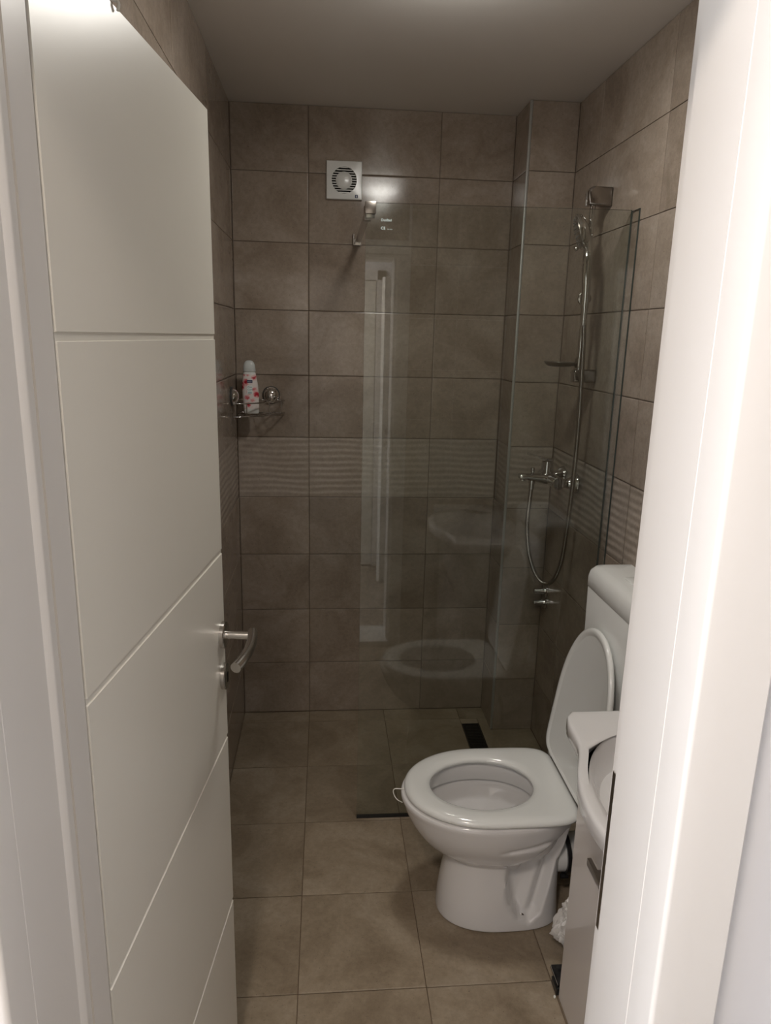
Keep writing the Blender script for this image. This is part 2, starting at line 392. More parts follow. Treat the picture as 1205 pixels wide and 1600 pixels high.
# ------------------------------------------------------------------ door frame (trim_1)
frame = empty('trim_1', (0.09, 0.65, 0), kind='structure')
def jamb_profile(side):
    # plan outline for the left jamb; x measured from reveal plane outward (positive = into the wall)
    P = [(0.072, -0.017), (0.069, -0.020), (0.030, -0.020)]
    for i in range(7):                       # eased nose
        a = math.pi/2*i/6
        P.append((0.005 - 0.005*math.sin(a), -0.015 - 0.005*math.cos(a)))
    P += [(0.000, 0.0265), (0.0006, 0.0272), (0.0006, 0.0285), (0.000, 0.029)]
    if side < 0:
        P += [(0.000, 0.124), (-0.0035, 0.132), (-0.0038, 0.136), (-0.0035, 0.139), (0.0, 0.142), (0.0, 0.218), (0.002, 0.220)]
    else:
        P += [(0.000, 0.120), (0.002, 0.124), (0.012, 0.127), (0.012, 0.15)]
    P += [(0.0245, P[-1][1]), (0.0245, 0.001), (0.072, 0.001)]
    if side < 0: return [(-0.200 - x, HY0 + y) for x, y in P]
    Q = [(0.405 + x, HY1 + y) for x, y in P]
    return Q
obj('jamb', prism(bmesh.new(), jamb_profile(-1), 0.0, 2.04), M['jamb'], frame, smooth=True, angle=21)
obj('jamb', prism(bmesh.new(), jamb_profile(1), 0.0, 2.04), M['jamb'], frame, smooth=True, angle=21)
bm = bmesh.new()
hp = [(z, y) for z, y in [(2.03+x, y) for x, y in [(p[0]+0.2, p[1]-HY0) for p in [( -q[0]-0.4, q[1]) for q in jamb_profile(-1)]]]]
# head piece: same section turned over the opening
sec = [(-(px+0.200), py) for px, py in jamb_profile(-1)]      # (offset into wall, y)
lo = [bm.verts.new((-0.262, y, 2.030+o_)) for o_, y in sec]; hi = [bm.verts.new((0.47, y, 2.030+o_)) for o_, y in sec]
n_ = len(sec); bm.faces.new(lo); bm.faces.new(hi)
for i in range(n_): bm.faces.new((lo[i], lo[(i+1) % n_], hi[(i+1) % n_], hi[i]))
obj('head_jamb', bm, M['jamb'], frame, smooth=True, angle=21)
bm = bmesh.new(); tube(bm, [(-0.2015, HY0+0.160, 0.03), (-0.2015, HY0+0.160, 2.02)], 0.0030, 8)
obj('gasket', bm, M['gasket'], frame, smooth=True)
# bathroom side architrave
bm = bmesh.new(); box(bm, 0.4190, 0.480, YF-0.015, YF-0.003, 0.0, 2.105, bev=0.003)
obj('architrave', bm, M['jamb'], frame)
bm = bmesh.new(); box(bm, -0.27, 0.480, YF, YF+0.012, 2.045, 2.105, bev=0.003)
obj('architrave', bm, M['jamb'], frame)
bm = bmesh.new(); box(bm, 0.4156, 0.4172, 0.7180, 0.7362, 0.930, 1.155, bev=0.0006)
obj('strike_plate', bm, M['darksteel'], frame, label='dark steel strike plate on the latch side')
bm = bmesh.new()
for zz in (1.12, 0.96): lathe(bm, (0.4157, 0.726, zz), (-1, 0, 0), [(0, 0.004), (0.0004, 0.004), (0.0006, 0.001)], 12)
obj('screw', bm, M['steel'], frame)

# ------------------------------------------------------------------ door_1 (opened inward to the left)
d = Vector((0.11625, 0.99322)); ang = math.atan2(d.y, d.x)
E = Vector((-0.1300, 1.336)); hinge = E - d*0.588
door = empty('door_1', (hinge.x, hinge.y, 0), kind='structure', rz=ang)
door['label'] = 'white lacquered door standing open against the left wall, four horizontal grooves'
LW, LT, LH = 0.588, 0.040, 2.020
zg = [0.455, 0.855, 1.25, 1.6505]
bm = bmesh.new()
sec = [(0.0, LT), (0.0, 0.010)]
sec = [(0.008, LT), (0.008, 0.0015), (0.0095, 0.0)]
for z in zg: sec += [(z-0.0050, 0.0), (z-0.0044, 0.0022), (z+0.0044, 0.0022), (z+0.0050, 0.0)]
sec += [(LH-0.0015, 0.0), (LH, 0.0015), (LH, LT)]
lo = [bm.verts.new((0, y, z)) for z, y in sec]; mi_ = [bm.verts.new((LW-0.0015, y, z)) for z, y in sec]
hi = [bm.verts.new((LW, max(y, 0.0015), z)) for z, y in sec]
n_ = len(sec); bm.faces.new(lo)
for A, B in ((lo, mi_), (mi_, hi)):
    for i in range(n_): bm.faces.new((A[i], A[(i+1) % n_], B[(i+1) % n_], B[i]))
bm.faces.new(hi)
leaf = obj('leaf', bm, M['door'], door)
def rose(z):
    bm = bmesh.new(); lathe(bm, (LW-0.055+0.035, 0.0, z), (0, -1, 0), [(0.0, 0.0265), (0.007, 0.0265), (0.0082, 0.0255), (0.0088, 0.0235), (0.0088, 0.001)], 40); return bm
HX = LW-0.020
hz = 1.085
rs = obj('rose', rose(hz), M['steel'], door, smooth=True, label='round brushed steel handle rose')
bm = bmesh.new()
pts = spline([(HX, -0.008, hz), (HX, -0.050, hz), (HX-0.004, -0.062, hz+0.001), (HX-0.028, -0.062, hz-0.002), (HX-0.065, -0.056, hz-0.003), (HX-0.105, -0.046, hz-0.004), (HX-0.128, -0.038, hz-0.004)], 8)
tube(bm, [(HX, -0.008, hz), (HX, -0.057, hz)], 0.0088, 20)
obj('handle_neck', bm, M['steel'], door, smooth=True)
bm = bmesh.new()
pts = spline([(HX+0.010, -0.061, hz), (HX-0.015, -0.059, hz), (HX-0.050, -0.051, hz-0.001), (HX-0.085, -0.037, hz-0.003), (HX-0.118, -0.017, hz-0.005)], 8)
pts = spline([(HX+0.0088, -0.058, hz+0.004), (HX-0.020, -0.064, hz+0.001), (HX-0.060, -0.067, hz-0.001), (HX-0.100, -0.064, hz-0.003), (HX-0.130, -0.058, hz-0.005)], 8)
tube(bm, pts, 0.0098, 24)
obj('lever_handle', bm, M['steel'], door, smooth=True, label='curved brushed steel lever')
es = obj('escutcheon', rose(hz-0.088), M['steel'], door, smooth=True, label='round brushed steel keyhole rose')
bm = bmesh.new(); box(bm, HX-0.003, HX+0.003, -0.0092, -0.0084, hz-0.088-0.012, hz-0.088+0.006); lathe(bm, (HX, -0.0084, hz-0.083), (0, -1, 0), [(0, .0045), (0.0008, .0045)], 16)
obj('keyhole', bm, M['hole'], es)
bm = bmesh.new(); box(bm, LW, LW+0.0012, 0.010, 0.030, hz-0.13, hz+0.09)
obj('lock_faceplate', bm, M['steel'], door)
for z in (0.25, 1.80):
    bm = bmesh.new(); cyl(bm, (0.004, LT-0.002, z-0.05), (0.004, LT-0.002, z+0.05), 0.007, 12); obj('hinge', bm, M['steel'], door, smooth=True)
# small hook over the top of the leaf
hx = 0.205; 
hk = empty('over_door_hook', (hinge.x + d.x*hx, hinge.y + d.y*hx, LH), 'thin white hook hanging over the top edge of the open door', 'hook', rz=ang)
bm = bmesh.new(); tube(bm, spline([(0, LT+0.004, -0.06), (0, LT+0.004, 0.002), (0, LT/2, 0.006), (0, -0.003, 0.004), (0, -0.003, -0.006)], 6), 0.0018, 8)
obj('wire', bm, M['wire'], hk, smooth=True)
bm = bmesh.new(); tube(bm, spline([(0, LT/2, 0.006), (0, LT/2-0.004, 0.03), (0, LT/2+0.006, 0.05), (0, LT/2+0.016, 0.042)], 6), 0.0018, 8)
obj('loop', bm, M['wire'], hk, smooth=True)

# second door of the flat, standing ajar in the hall (seen mirrored in the glass)
d2 = Vector((0.91, -0.414)).normalized(); a2 = math.atan2(d2.y, d2.x)
dr2 = empty('door_2', (0.44, -0.265, 0), kind='structure', rz=a2)
bm = bmesh.new(); box(bm, 0, 0.70, -0.04, 0, 0.01, 2.02, bev=0.002)
obj('leaf', bm, M['door'], dr2)
for zz in (1.05, 0.96):
    bm = bmesh.new(); lathe(bm, (0.045, 0, zz), (0, 1, 0), [(0, .026), (.008, .026), (.009, .024), (.009, .001)], 24); rr = obj('rose', bm, M['steel'], dr2, smooth=True)
bm = bmesh.new(); tube(bm, spline([(0.045, 0.005, 1.05), (0.045, 0.05, 1.05), (0.06, 0.06, 1.05), (0.16, 0.045, 1.045)], 6), 0.009, 12)
obj('lever_handle', bm, M['steel'], dr2, smooth=True)
# closed third door on the hall's back wall
dr3 = empty('door_3', (0.05, -0.66, 0), kind='structure')
bm = bmesh.new(); box(bm, 0.05-0.36, 0.05+0.36, -0.675, -0.655, 0.01, 2.02, bev=0.002); obj('leaf', bm, M['door'], dr3)
bm = bmesh.new()
for x in (0.05-0.43, 0.05+0.365): box(bm, x, x+0.065, -0.68, -0.650, 0.0, 2.09, bev=0.003)
box(bm, 0.05-0.43, 0.05+0.43, -0.68, -0.650, 2.025, 2.09, bev=0.003); obj('door_frame', bm, M['jamb'], dr3)

# hall lamp and bathroom ceiling lamp
hl = empty('hall_ceiling_light', (-0.20, -0.06, ZC), 'round warm ceiling light in the hall outside the doorway', 'ceiling light')
bm = bmesh.new(); lathe(bm, (-0.20, -0.06, ZC), (0, 0, -1), [(0, 0.15), (0.02, 0.15), (0.024, 0.146)], 40); obj('base', bm, M['plastic'], hl, smooth=True)
bm = bmesh.new(); lathe(bm, (-0.20, -0.06, ZC-0.024), (0, 0, -1), [(0, 0.142), (0.02, 0.135), (0.045, 0.10), (0.056, 0.05), (0.058, 0.001)], 40); obj('diffuser', bm, M['hallglow'], hl, smooth=True)
LX, LY = 0.36, 1.76
def lamp_light(name, kind, loc, size, power, col, parent):
    l = bpy.data.lights.new(name, kind); l.energy = power; l.color = col
    if kind == 'AREA': l.shape = 'DISK'; l.size = size
    else: l.shadow_soft_size = size
    o = bpy.data.objects.new(name, l); COL.objects.link(o); o.parent = parent; o.location = Vector(loc) - ORG[parent.name]; return o
lamp_light('hall_lamp_light', 'AREA', (-0.20, -0.06, ZC-0.088), 0.24, 9.0, (1.0, 0.88, 0.78), hl)
cl = empty('ceiling_light', (LX, LY, ZC), 'round flush ceiling light above the toilet', 'ceiling light')
bm = bmesh.new(); lathe(bm, (LX, LY, ZC), (0, 0, -1), [(0, 0.118), (0.012, 0.118), (0.014, 0.116), (0.014, 0.001)], 40); obj('ring', bm, M['plastic'], cl, smooth=True)
bm = bmesh.new(); lathe(bm, (LX, LY, ZC-0.0145), (0, 0, -1), [(0, 0.110), (0.022, 0.108), (0.038, 0.094), (0.047, 0.060), (0.050, 0.001)], 40); obj('diffuser', bm, M['glow'], cl, smooth=True)
lamp_light('lamp_light', 'AREA', (LX, LY, ZC-0.070), 0.19, 3.0, (1.0, 0.965, 0.90), cl)
lamp_light('lamp_side_light', 'POINT', (LX, LY, ZC-0.115), 0.04, 0.8, (1.0, 0.965, 0.90), cl)

# ------------------------------------------------------------------ glass screen
gl = empty('shower_screen', ((XR+0.185)/2, YG, 0), 'frameless fixed glass shower screen standing on the tiled floor, fixed to right wall', 'shower screen')
GX0, GX1, GT, GH = 0.183, XR-0.002, 0.008, 2.022
bm = bmesh.new(); box(bm, GX0, GX1, YG, YG+GT, 0.003, GH)
for f in bm.faces: f.material_index = 0 if abs(f.normal.y) > 0.5 else 1
for v in bm.verts:
    if v.co.z > 1: v.co.z = 2.030 if v.co.x < 0.5 else 2.038
bm.normal_update()
for f in bm.faces: f.material_index = 0 if abs(f.normal.y) > 0.5 else 1
obj('glass_pane', bm, [M['glass'], M['glassedge']], gl, label='clear slightly green glass pane')
obj('bottom_seal', bx(GX0, GX1, YG-0.003, YG+GT+0.003, 0.0, 0.006), M['black'], gl)
bm = bmesh.new(); box(bm, XR-0.004, XR-0.001, YG-0.054, YG-0.004, 0.003, GH+0.010)
obj('wall_profile', bm, M['clear'], gl)
bm = bmesh.new(); box(bm, XR-0.0045, XR-0.0002, YG-0.0562, YG-0.0550, 0.003, GH+0.012)
box(bm, XR-0.0045, XR-0.0002, YG-0.0562, YG, GH+0.0105, GH+0.0120)
box(bm, XR-0.0045, XR-0.0002, YG-0.0022, YG-0.0010, 0.003, GH+0.012)
obj('profile_edge', bm, M['glassedge'], gl)
# clamp, bar and wall bracket
bm = bmesh.new(); box(bm, 0.179, 0.211, YG-0.011, YG-0.0005, 1.999, 2.032, bev=0.0015); obj('clamp_plate', bm, M['darksteel'], gl, smooth=True)
bm = bmesh.new(); box(bm, 0.181, 0.209, YG+GT+0.0005, YG+GT+0.010, 1.990, 2.030, bev=0.0015); obj('clamp_plate', bm, M['darksteel'], gl, smooth=True)
bm = bmesh.new(); box(bm, 0.178, 0.198, YG+GT+0.010, YG+GT+0.030, 1.984, 2.024, bev=0.001); obj('bar_socket', bm, M['darksteel'], gl)
bm = bmesh.new(); box(bm, 0.181, 0.201, YG+GT+0.028, YB-0.012, 2.004, 2.014, bev=0.001); obj('support_bar', bm, M['fitting'], gl, label='flat steel stabilising bar')
bm = bmesh.new(); box(bm, 0.176, 0.205, YB-0.020, YB-0.0005, 1.998, 2.020, bev=0.001); box(bm, 0.173, 0.178, YB-0.020, YB-0.0005, 1.998, 2.040, bev=0.001); obj('wall_bracket', bm, M['fitting'], gl)
def text(name, body, size, mt, parent, loc, rot=(math.pi/2, 0, 0), bold=0.0, ext=0.0001, align='LEFT', shear=0, label=None):
    c = bpy.data.curves.new(name, 'FONT'); c.body = body; c.size = size; c.extrude = ext; c.offset = bold; c.align_x = align; c.shear = shear
    t = bpy.data.objects.new(name+'_tmp', c); COL.objects.link(t)
    bpy.context.view_layer.update()
    me = bpy.data.meshes.new_from_object(t.evaluated_get(bpy.context.evaluated_depsgraph_get()))
    bpy.data.objects.remove(t); me.name = name; me.materials.clear(); me.materials.append(mt)
    o = bpy.data.objects.new(name, me); COL.objects.link(o); o.parent = parent
    o.location = Vector(loc) - ORG.get(parent.name, Vector((0, 0, 0))); o.rotation_euler = rot
    if label: o['label'] = label
    return o
text('printed_logo', 'DusBad', 0.0098, M['screen_print'], gl, (0.2265, YG-0.0006, 1.981), bold=0.0002, label='small white printed lettering')
text('printed_mark', 'CE', 0.0108, M['screen_print'], gl, (0.2265, YG-0.0006, 1.9585), bold=0.0002, label='small white conformity mark')
text('printed_mark', 'EN 14428', 0.0036, M['screen_print'], gl, (0.2450, YG-0.0006, 1.9585), label='tiny white printed number')

# ------------------------------------------------------------------ linear floor drain
dr = empty('floor_drain', (0.713, 2.50, 0), 'dark linear floor drain in the shower behind the toilet', 'drain')
bm = bmesh.new(); box(bm, 0.676, 0.750, 2.26, 2.800, -0.004, -0.001); obj('channel', bm, M['hole'], dr)
bm = bmesh.new()
for a in ((0.675, 0.679), (0.747, 0.751)): box(bm, a[0], a[1], 2.26, 2.802, -0.003, 0.001)
box(bm, 0.675, 0.751, 2.798, 2.802, -0.003, 0.001); box(bm, 0.675, 0.751, 2.256, 2.260, -0.003, 0.001)
obj('drain_frame', bm, M['black'], dr)
bm = bmesh.new()
k = 0; y = 2.268
while y < 2.79:
    box(bm, 0.682, 0.744, y, y+0.006, -0.002, 0.0004); y += 0.012
obj('grate', bm, M['black'], dr, kind='stuff')
# tile slivers beside the drain
# ------------------------------------------------------------------ exhaust fan on the back wall
FX, FZ, FH = 0.137, 2.229, 0.0675
fan = empty('extractor_fan', (FX, YB, FZ-FH), 'square white extractor fan with round slotted grille on the back wall', 'fan')
yf = YB
bm = bmesh.new(); NR = 64
# faceplate with a round opening
outer = []
for i in range(NR):
    a = 2*math.pi*i/NR; c, s = math.cos(a), math.sin(a); k = FH/max(abs(c), abs(s)); outer.append((c*k, s*k))
ri = 0.0475
def ring(pts, y): return [(FX+p[0], y, FZ+p[1]) for p in pts]
circ = [(math.cos(2*math.pi*i/NR)*ri, math.sin(2*math.pi*i/NR)*ri) for i in range(NR)]
loft(bm, [ring(outer, yf-0.0005), ring(outer, yf-0.014), ring([(p[0]*0.975, p[1]*0.975) for p in outer], yf-0.017), ring([(p[0]*1.03, p[1]*1.03) for p in circ], yf-0.019), ring(circ, yf-0.019), ring(circ, yf-0.004)], False, False)
obj('faceplate', bm, M['plastic'], fan, smooth=True, angle=25)
bm = bmesh.new(); lathe(bm, (FX, yf-0.003, FZ), (0, -1, 0), [(0, ri+0.002), (0.0015, ri+0.002)], 48); obj('dark_opening', bm, M['hole'], fan)
zz = -ri + 0.0045
while zz < ri:
    hw = math.sqrt(max(ri*ri - zz*zz, 1e-6))
    if hw > 0.012:
        obj('slat', bx(FX-hw, FX+hw, yf-0.017, yf-0.008, FZ+zz-0.0019, FZ+zz+0.0016, bev=0.0008, seg=1), M['plastic'], fan)
    zz += 0.0088
bm = bmesh.new(); lathe(bm, (FX-0.001, yf-0.016, FZ-0.001), (0, -1, 0), [(0, 0.031), (0.003, 0.031), (0.005, 0.029), (0.0075, 0.018), (0.0082, 0.001)], 48); obj('centre_disc', bm, M['plastic'], fan, smooth=True)
bm = bmesh.new()
for i in range(6): 
    z = FZ - 0.044 + i*0.004
    if i < 4: box(bm, FX-0.060, FX-0.035-0.004*(3-i)*0, yf-0.0178, yf-0.0165, z, z+0.0012)
obj('rib', bm, M['plastic'], fan)
bm = bmesh.new(); box(bm, FX+0.041, FX+0.052, yf-0.0185, yf-0.0165, FZ-0.0615, FZ-0.0505); lg = obj('logo_badge', bm, M['blue'], fan, label='small navy blue square badge')
text('logo_letter', 'd', 0.010, M['white_print'], lg, (FX+0.0440, yf-0.0187, FZ-0.0592))

# ------------------------------------------------------------------ shower rail set
RX, RY = 0.915, 2.375
rail = empty('shower_rail', (RX, RY, 1.53), 'chrome riser rail on right tiled wall behind the glass', 'shower rail')
bm = bmesh.new(); cyl(bm, (RX, RY, 1.535), (RX, RY, 2.105), 0.0092, 20); obj('rail', bm, M['chrome'], rail, smooth=True)
def bracket(z0, z1, r=0.018):
    bm = bmesh.new(); x0, x1 = RX-0.021, XR-0.0008
    pts = [(x1, z0), (x1, z1)]
    for i in range(9):
        a = math.pi/2*i/8; pts.append((x0 + r - r*math.sin(a), z1 - r + r*math.cos(a)))
    pts.append((x0, z0))
    prism(bm, pts, RY-0.019, RY+0.019, 'y')
    bmesh.ops.bevel(bm, geom=[e for e in bm.edges if abs(e.verts[0].co.y - e.verts[1].co.y) < 1e-6], offset=0.0075, segments=4, profile=0.5, affect='EDGES')
    return bm
obj('wall_bracket', bracket(2.077, 2.133), M['fitting'], rail, smooth=True, label='rounded chrome top bracket')
obj('wall_bracket', bracket(1.524, 1.566, 0.010), M['fitting'], rail, smooth=True, label='rounded chrome bottom bracket')
# sliding holder
bm = bmesh.new(); cyl(bm, (RX, RY-0.0, 1.772), (RX, RY, 1.812), 0.016, 24, bev=0.002); cyl(bm, (RX-0.002, RY-0.002, 1.792), (RX-0.022, RY-0.055, 1.792), 0.010, 16)
obj('slider', bm, M['chrome'], rail, smooth=True)
HH = Vector((RX-0.028, RY-0.075, 1.790))      # where the handset sits
bm = bmesh.new(); lathe(bm, HH + Vector((0, 0.006, 0)), (0, -1, 0), [(0, 0.021), (0.004, 0.022), (0.010, 0.021), (0.012, 0.018), (0.012, 0.001)], 32); obj('holder_dial', bm, M['fitting'], rail, smooth=True)
# soap dish
sd = empty('soap_dish', (RX-0.05, RY+0.005, 1.585), 'smoked oval soap dish clipped on the shower rail', 'soap dish')
bm = bmesh.new()
def ell(cx, cy, z, a, b, n=36): return [(cx + a*math.cos(2*math.pi*i/n), cy + b*math.sin(2*math.pi*i/n), z) for i in range(n)]
sx, sy = RX-0.062, RY+0.006
loft(bm, [ell(sx, sy, 1.574, 0.030, 0.024), ell(sx, sy, 1.578, 0.046, 0.038), ell(sx, sy, 1.588, 0.055, 0.046), ell(sx, sy, 1.590, 0.055, 0.046), ell(sx, sy, 1.588, 0.052, 0.043), ell(sx, sy, 1.580, 0.040, 0.032)])
obj('dish', bm, M['darksteel'], sd, smooth=True)
bm = bmesh.new(); cyl(bm, (RX, RY, 1.570), (RX, RY, 1.603), 0.0165, 24, bev=0.002); obj('clip', bm, M['darksteel'], sd, smooth=True)

# hand shower
hs = empty('hand_shower', tuple(HH), 'chrome hand shower standing upright in the rail holder', 'hand shower')
top = Vector((0.878, 2.345, 1.975))
bm = bmesh.new()
pts = spline([HH + Vector((0, -0.008, -0.030)), HH + Vector((0, -0.008, 0.02)), HH + Vector((-0.003, -0.006, 0.08)), HH + Vector((-0.002, 0.0, 0.13)), Vector((0.888, 2.318, 1.950)), Vector((0.884, 2.330, 1.985))], 8)
rr = [0.0128 + 0.0025*math.sin(i/len(pts)*math.pi) for i in range(len(pts))]
tube(bm, pts, rr, 20); obj('handle', bm, M['chrome'], hs, smooth=True)
ax = Vector((-0.93, 0.18, -0.26)).normalized()
hc = Vector((0.874, 2.338, 1.995))
bm = bmesh.new(); lathe(bm, hc - ax*0.014, ax, [(-0.006, 0.002), (-0.005, 0.022), (0.002, 0.042), (0.010, 0.052), (0.019, 0.055), (0.025, 0.0545), (0.026, 0.050)], 40); hd = obj('head', bm, M['chrome'], hs, smooth=True)
bm = bmesh.new(); lathe(bm, hc + ax*0.012, ax, [(0, 0.049), (0.003, 0.0485), (0.004, 0.047), (0.004, 0.001)], 40)
fp = obj('spray_face', bm, M['darksteel'], hd, smooth=True)
bm = bmesh.new(); u_, v_ = frame_of(ax)
for rad, cnt in ((0.014, 6), (0.027, 12), (0.040, 20)):
    for i in range(cnt):
        a = 2*math.pi*i/cnt; c = hc + ax*0.016 + (u_*math.cos(a)+v_*math.sin(a))*rad
        lathe(bm, c, ax, [(0, 0.0018), (0.0025, 0.0014)], 6)
obj('nozzle', bm, M['rose'], hd, kind='stuff')
bm = bmesh.new(); bmesh.ops.create_icosphere(bm, subdivisions=2, radius=0.008, matrix=Matrix.Translation(hc + ax*0.014 - Vector((0, 0, 0.048)))); obj('spray_selector', bm, M['chrome'], hs, smooth=True)

# hose
hose = empty('shower_hose', (0.87, 2.40, 0.76), 'ribbed metal shower hose hanging in a long loop from tap to handset', 'hose')
MX, MY, MZ = 0.826, 2.520, 1.128
# long loop; y runs from the mixer to the holder
P = [(MX, MY, MZ), (0.822, 2.515, 1.08), (0.815, 2.50, 0.99), (0.824, 2.48, 0.89), (0.848, 2.46, 0.815), (0.879, 2.44, 0.785), (0.905, 2.42, 0.805), (0.921, 2.40, 0.88), (0.925, 2.385, 0.99), (0.926, 2.37, 1.12), (0.922, 2.35, 1.26), (0.915, 2.33, 1.42), (0.905, 2.315, 1.56), (0.895, 2.300, 1.68), (HH.x, HH.y-0.008, HH.z-0.05)]
HOSE_P = P
raw = spline(P, 24)
ln = [0]
for a, b in zip(raw[:-1], raw[1:]): ln.append(ln[-1] + (b-a).length)
pts = []; rr = []; step = 0.0022; s = 0; i = 0; q = 0
while s < ln[-1]:
    while ln[i+1] < s: i += 1
    t = (s-ln[i])/(ln[i+1]-ln[i]); pts.append(raw[i].lerp(raw[i+1], t)); rr.append(0.0084 if q % 2 else 0.0070); s += step; q += 1
bm = bmesh.new(); tube(bm, pts, rr, 10); obj('ribbed_hose', bm, M['fitting'], hose, smooth=True, angle=80)
bm = bmesh.new(); cyl(bm, (MX, MY, MZ-0.004), (MX, MY, MZ+0.022), 0.0105, 20, bev=0.001); obj('hose_nut', bm, M['chrome'], hose, smooth=True)
bm = bmesh.new(); tube(bm, [pts[-1] - Vector((0, 0, 0.03)), pts[-1] + Vector((0.001, 0, 0.028))], [0.0085, 0.0115], 20); obj('hose_cone', bm, M['chrome'], hose, smooth=True)

# mixer tap
mx = empty('shower_mixer', (XR, 2.53, 1.17), 'chrome bath and shower mixer tap on the right wall below the rail', 'tap')
bz = 1.172
for yy in (2.452, 2.602):
    bm = bmesh.new(); lathe(bm, (XR-0.0008, yy, bz-0.012), (-1, 0, 0), [(0, 0.036), (0.004, 0.0365), (0.010, 0.034), (0.020, 0.026), (0.032, 0.0185), (0.042, 0.016), (0.052, 0.016), (0.053, 0.0195), (0.066, 0.0195)], 32)
    obj('wall_flange', bm, M['chrome'], mx, smooth=True)
bm = bmesh.new(); cyl(bm, (0.898, 2.432, bz-0.010), (0.898, 2.622, bz-0.010), 0.0230, 28, bev=0.003)
obj('body', bm, M['chrome'], mx, smooth=True)
bm = bmesh.new()
def rsec(x, w_, h_, zc, n=20): 
    return [(x, 2.524 + w_*math.copysign(abs(math.cos(2*math.pi*i/n))**0.6, math.cos(2*math.pi*i/n)), zc + h_*math.copysign(abs(math.sin(2*math.pi*i/n))**0.6, math.sin(2*math.pi*i/n))) for i in range(n)]
loft(bm, [rsec(0.900, 0.030, 0.022, bz-0.008), rsec(0.870, 0.028, 0.0195, bz-0.007), rsec(0.840, 0.024, 0.015, bz-0.004), rsec(0.806, 0.020, 0.0115, bz-0.001), rsec(0.783, 0.0185, 0.0105, bz), rsec(0.778, 0.016, 0.008, bz)])
obj('spout', bm, M['chrome'], mx, smooth=True)
bm = bmesh.new(); cyl(bm, (0.793, 2.524, bz-0.004), (0.793, 2.524, bz-0.017), 0.0095, 20, bev=0.001); obj('aerator', bm, M['chrome'], mx, smooth=True)
bm = bmesh.new(); cyl(bm, (MX, MY, MZ+0.018), (MX, MY, bz-0.004), 0.0125, 20); obj('hose_outlet', bm, M['chrome'], mx, smooth=True)
bm = bmesh.new(); cyl(bm, (0.828, 2.524, bz+0.002), (0.828, 2.524, bz+0.026), 0.0045, 14); cyl(bm, (0.828, 2.524, bz+0.014), (0.828, 2.524, bz+0.032), 0.0075, 16, bev=0.001); obj('diverter_knob', bm, M['chrome'], mx, smooth=True)
bm = bmesh.new(); cyl(bm, (0.882, 2.524, bz+0.004), (0.882, 2.524, bz+0.058), 0.0215, 32, bev=0.002); obj('cartridge_housing', bm, M['chrome'], mx, smooth=True)
bm = bmesh.new()
loft(bm, [[(x, 2.524 + s_*hw, z + t_) for s_, t_ in ((-1, -0.004), (1, -0.004), (1, 0.004), (-1, 0.004))] for x, hw, z in ((0.902, 0.012, bz+0.062), (0.885, 0.017, bz+0.063), (0.862, 0.014, bz+0.066), (0.835, 0.011, bz+0.074), (0.806, 0.010, bz+0.083))])
bmesh.ops.bevel(bm, geom=bm.edges[:], offset=0.0012, segments=2, affect='EDGES')
obj('lever', bm, M['chrome'], mx, smooth=True)

# double stop valve low on the wall
vv = empty('double_stop_valve', (XR, 2.69, 0.60), 'pair of small chrome stop valves low on the right wall under the hose loop', 'valve')
bm = bmesh.new()
for z in (0.662, 0.612):
    lathe(bm, (XR-0.0008, 2.69, z), (-1, 0, 0), [(0, 0.026), (0.004, 0.026), (0.008, 0.022), (0.008, 0.002)], 28)
box(bm, XR-0.007, XR-0.001, 2.674, 2.706, 0.612, 0.662)
obj('wall_plate', bm, M['chrome'], vv, smooth=True)
for z in (0.662, 0.612):
    bm = bmesh.new(); cyl(bm, (XR-0.006, 2.69, z), (XR-0.052, 2.69, z), 0.0125, 24, bev=0.002); obj('knob', bm, M['chrome'], vv, smooth=True)

# ------------------------------------------------------------------ corner basket and bottle
bk = empty('shower_basket', (-0.19, 2.83, 1.34), 'chrome wire corner basket held by suction cups in the far left corner', 'basket')
A_ = Vector((-0.276, 2.750, 0)); B_ = Vector((-0.093, 2.928, 0)); C_ = Vector((-0.276, 2.928, 0))
def front(z, o=0.0, n=7): 
    return [Vector((A_.x+o, A_.y, z)), Vector((-0.255+o, 2.752-o, z)), Vector((-0.215, 2.772-o, z)), Vector((-0.165, 2.815-o, z)), Vector((-0.125-o, 2.872, z)), Vector((-0.097, B_.y, z))]
zt, zb = 1.398, 1.348
bm = bmesh.new(); tube(bm, spline(front(zt), 6) , 0.0026, 10); tube(bm, [A_ + Vector((0, 0, zt)), C_ + Vector((0, 0, zt)), B_ + Vector((-0.004, 0, zt))], 0.0024, 8); obj('top_rim', bm, M['chrome'], bk, smooth=True)
bm = bmesh.new(); tube(bm, spline(front(zb), 6), 0.0026, 10); tube(bm, [A_ + Vector((0, 0, zb)), C_ + Vector((0, 0, zb)), B_ + Vector((-0.004, 0, zb))], 0.0024, 8); obj('bottom_rim', bm, M['chrome'], bk, smooth=True)
fr = spline(front(0), 6)
for i in (2, 10, 20, 27):
    p = fr[min(i, len(fr)-1)]; bm = bmesh.new(); tube(bm, [(p.x, p.y, zb), (p.x, p.y, zt)], 0.0017, 8); obj('upright', bm, M['chrome'], bk, smooth=True)
for i in range(1, 9):
    t = i/9; a = A_.lerp(C_, t); b = fr[int(t*(len(fr)-1))]
    if i < 9:
        # floor wires fan out from the back corner
        bm = bmesh.new(); p = fr[int(t*(len(fr)-1))]; q = C_.lerp(A_, max(0, 0.9-t*1.8)) if t < 0.5 else C_.lerp(B_, (t-0.5)*1.8)
        tube(bm, [(q.x, q.y, zb), (p.x, p.y, zb)], 0.0015, 6); obj('base_wire', bm, M['chrome'], bk, smooth=True)
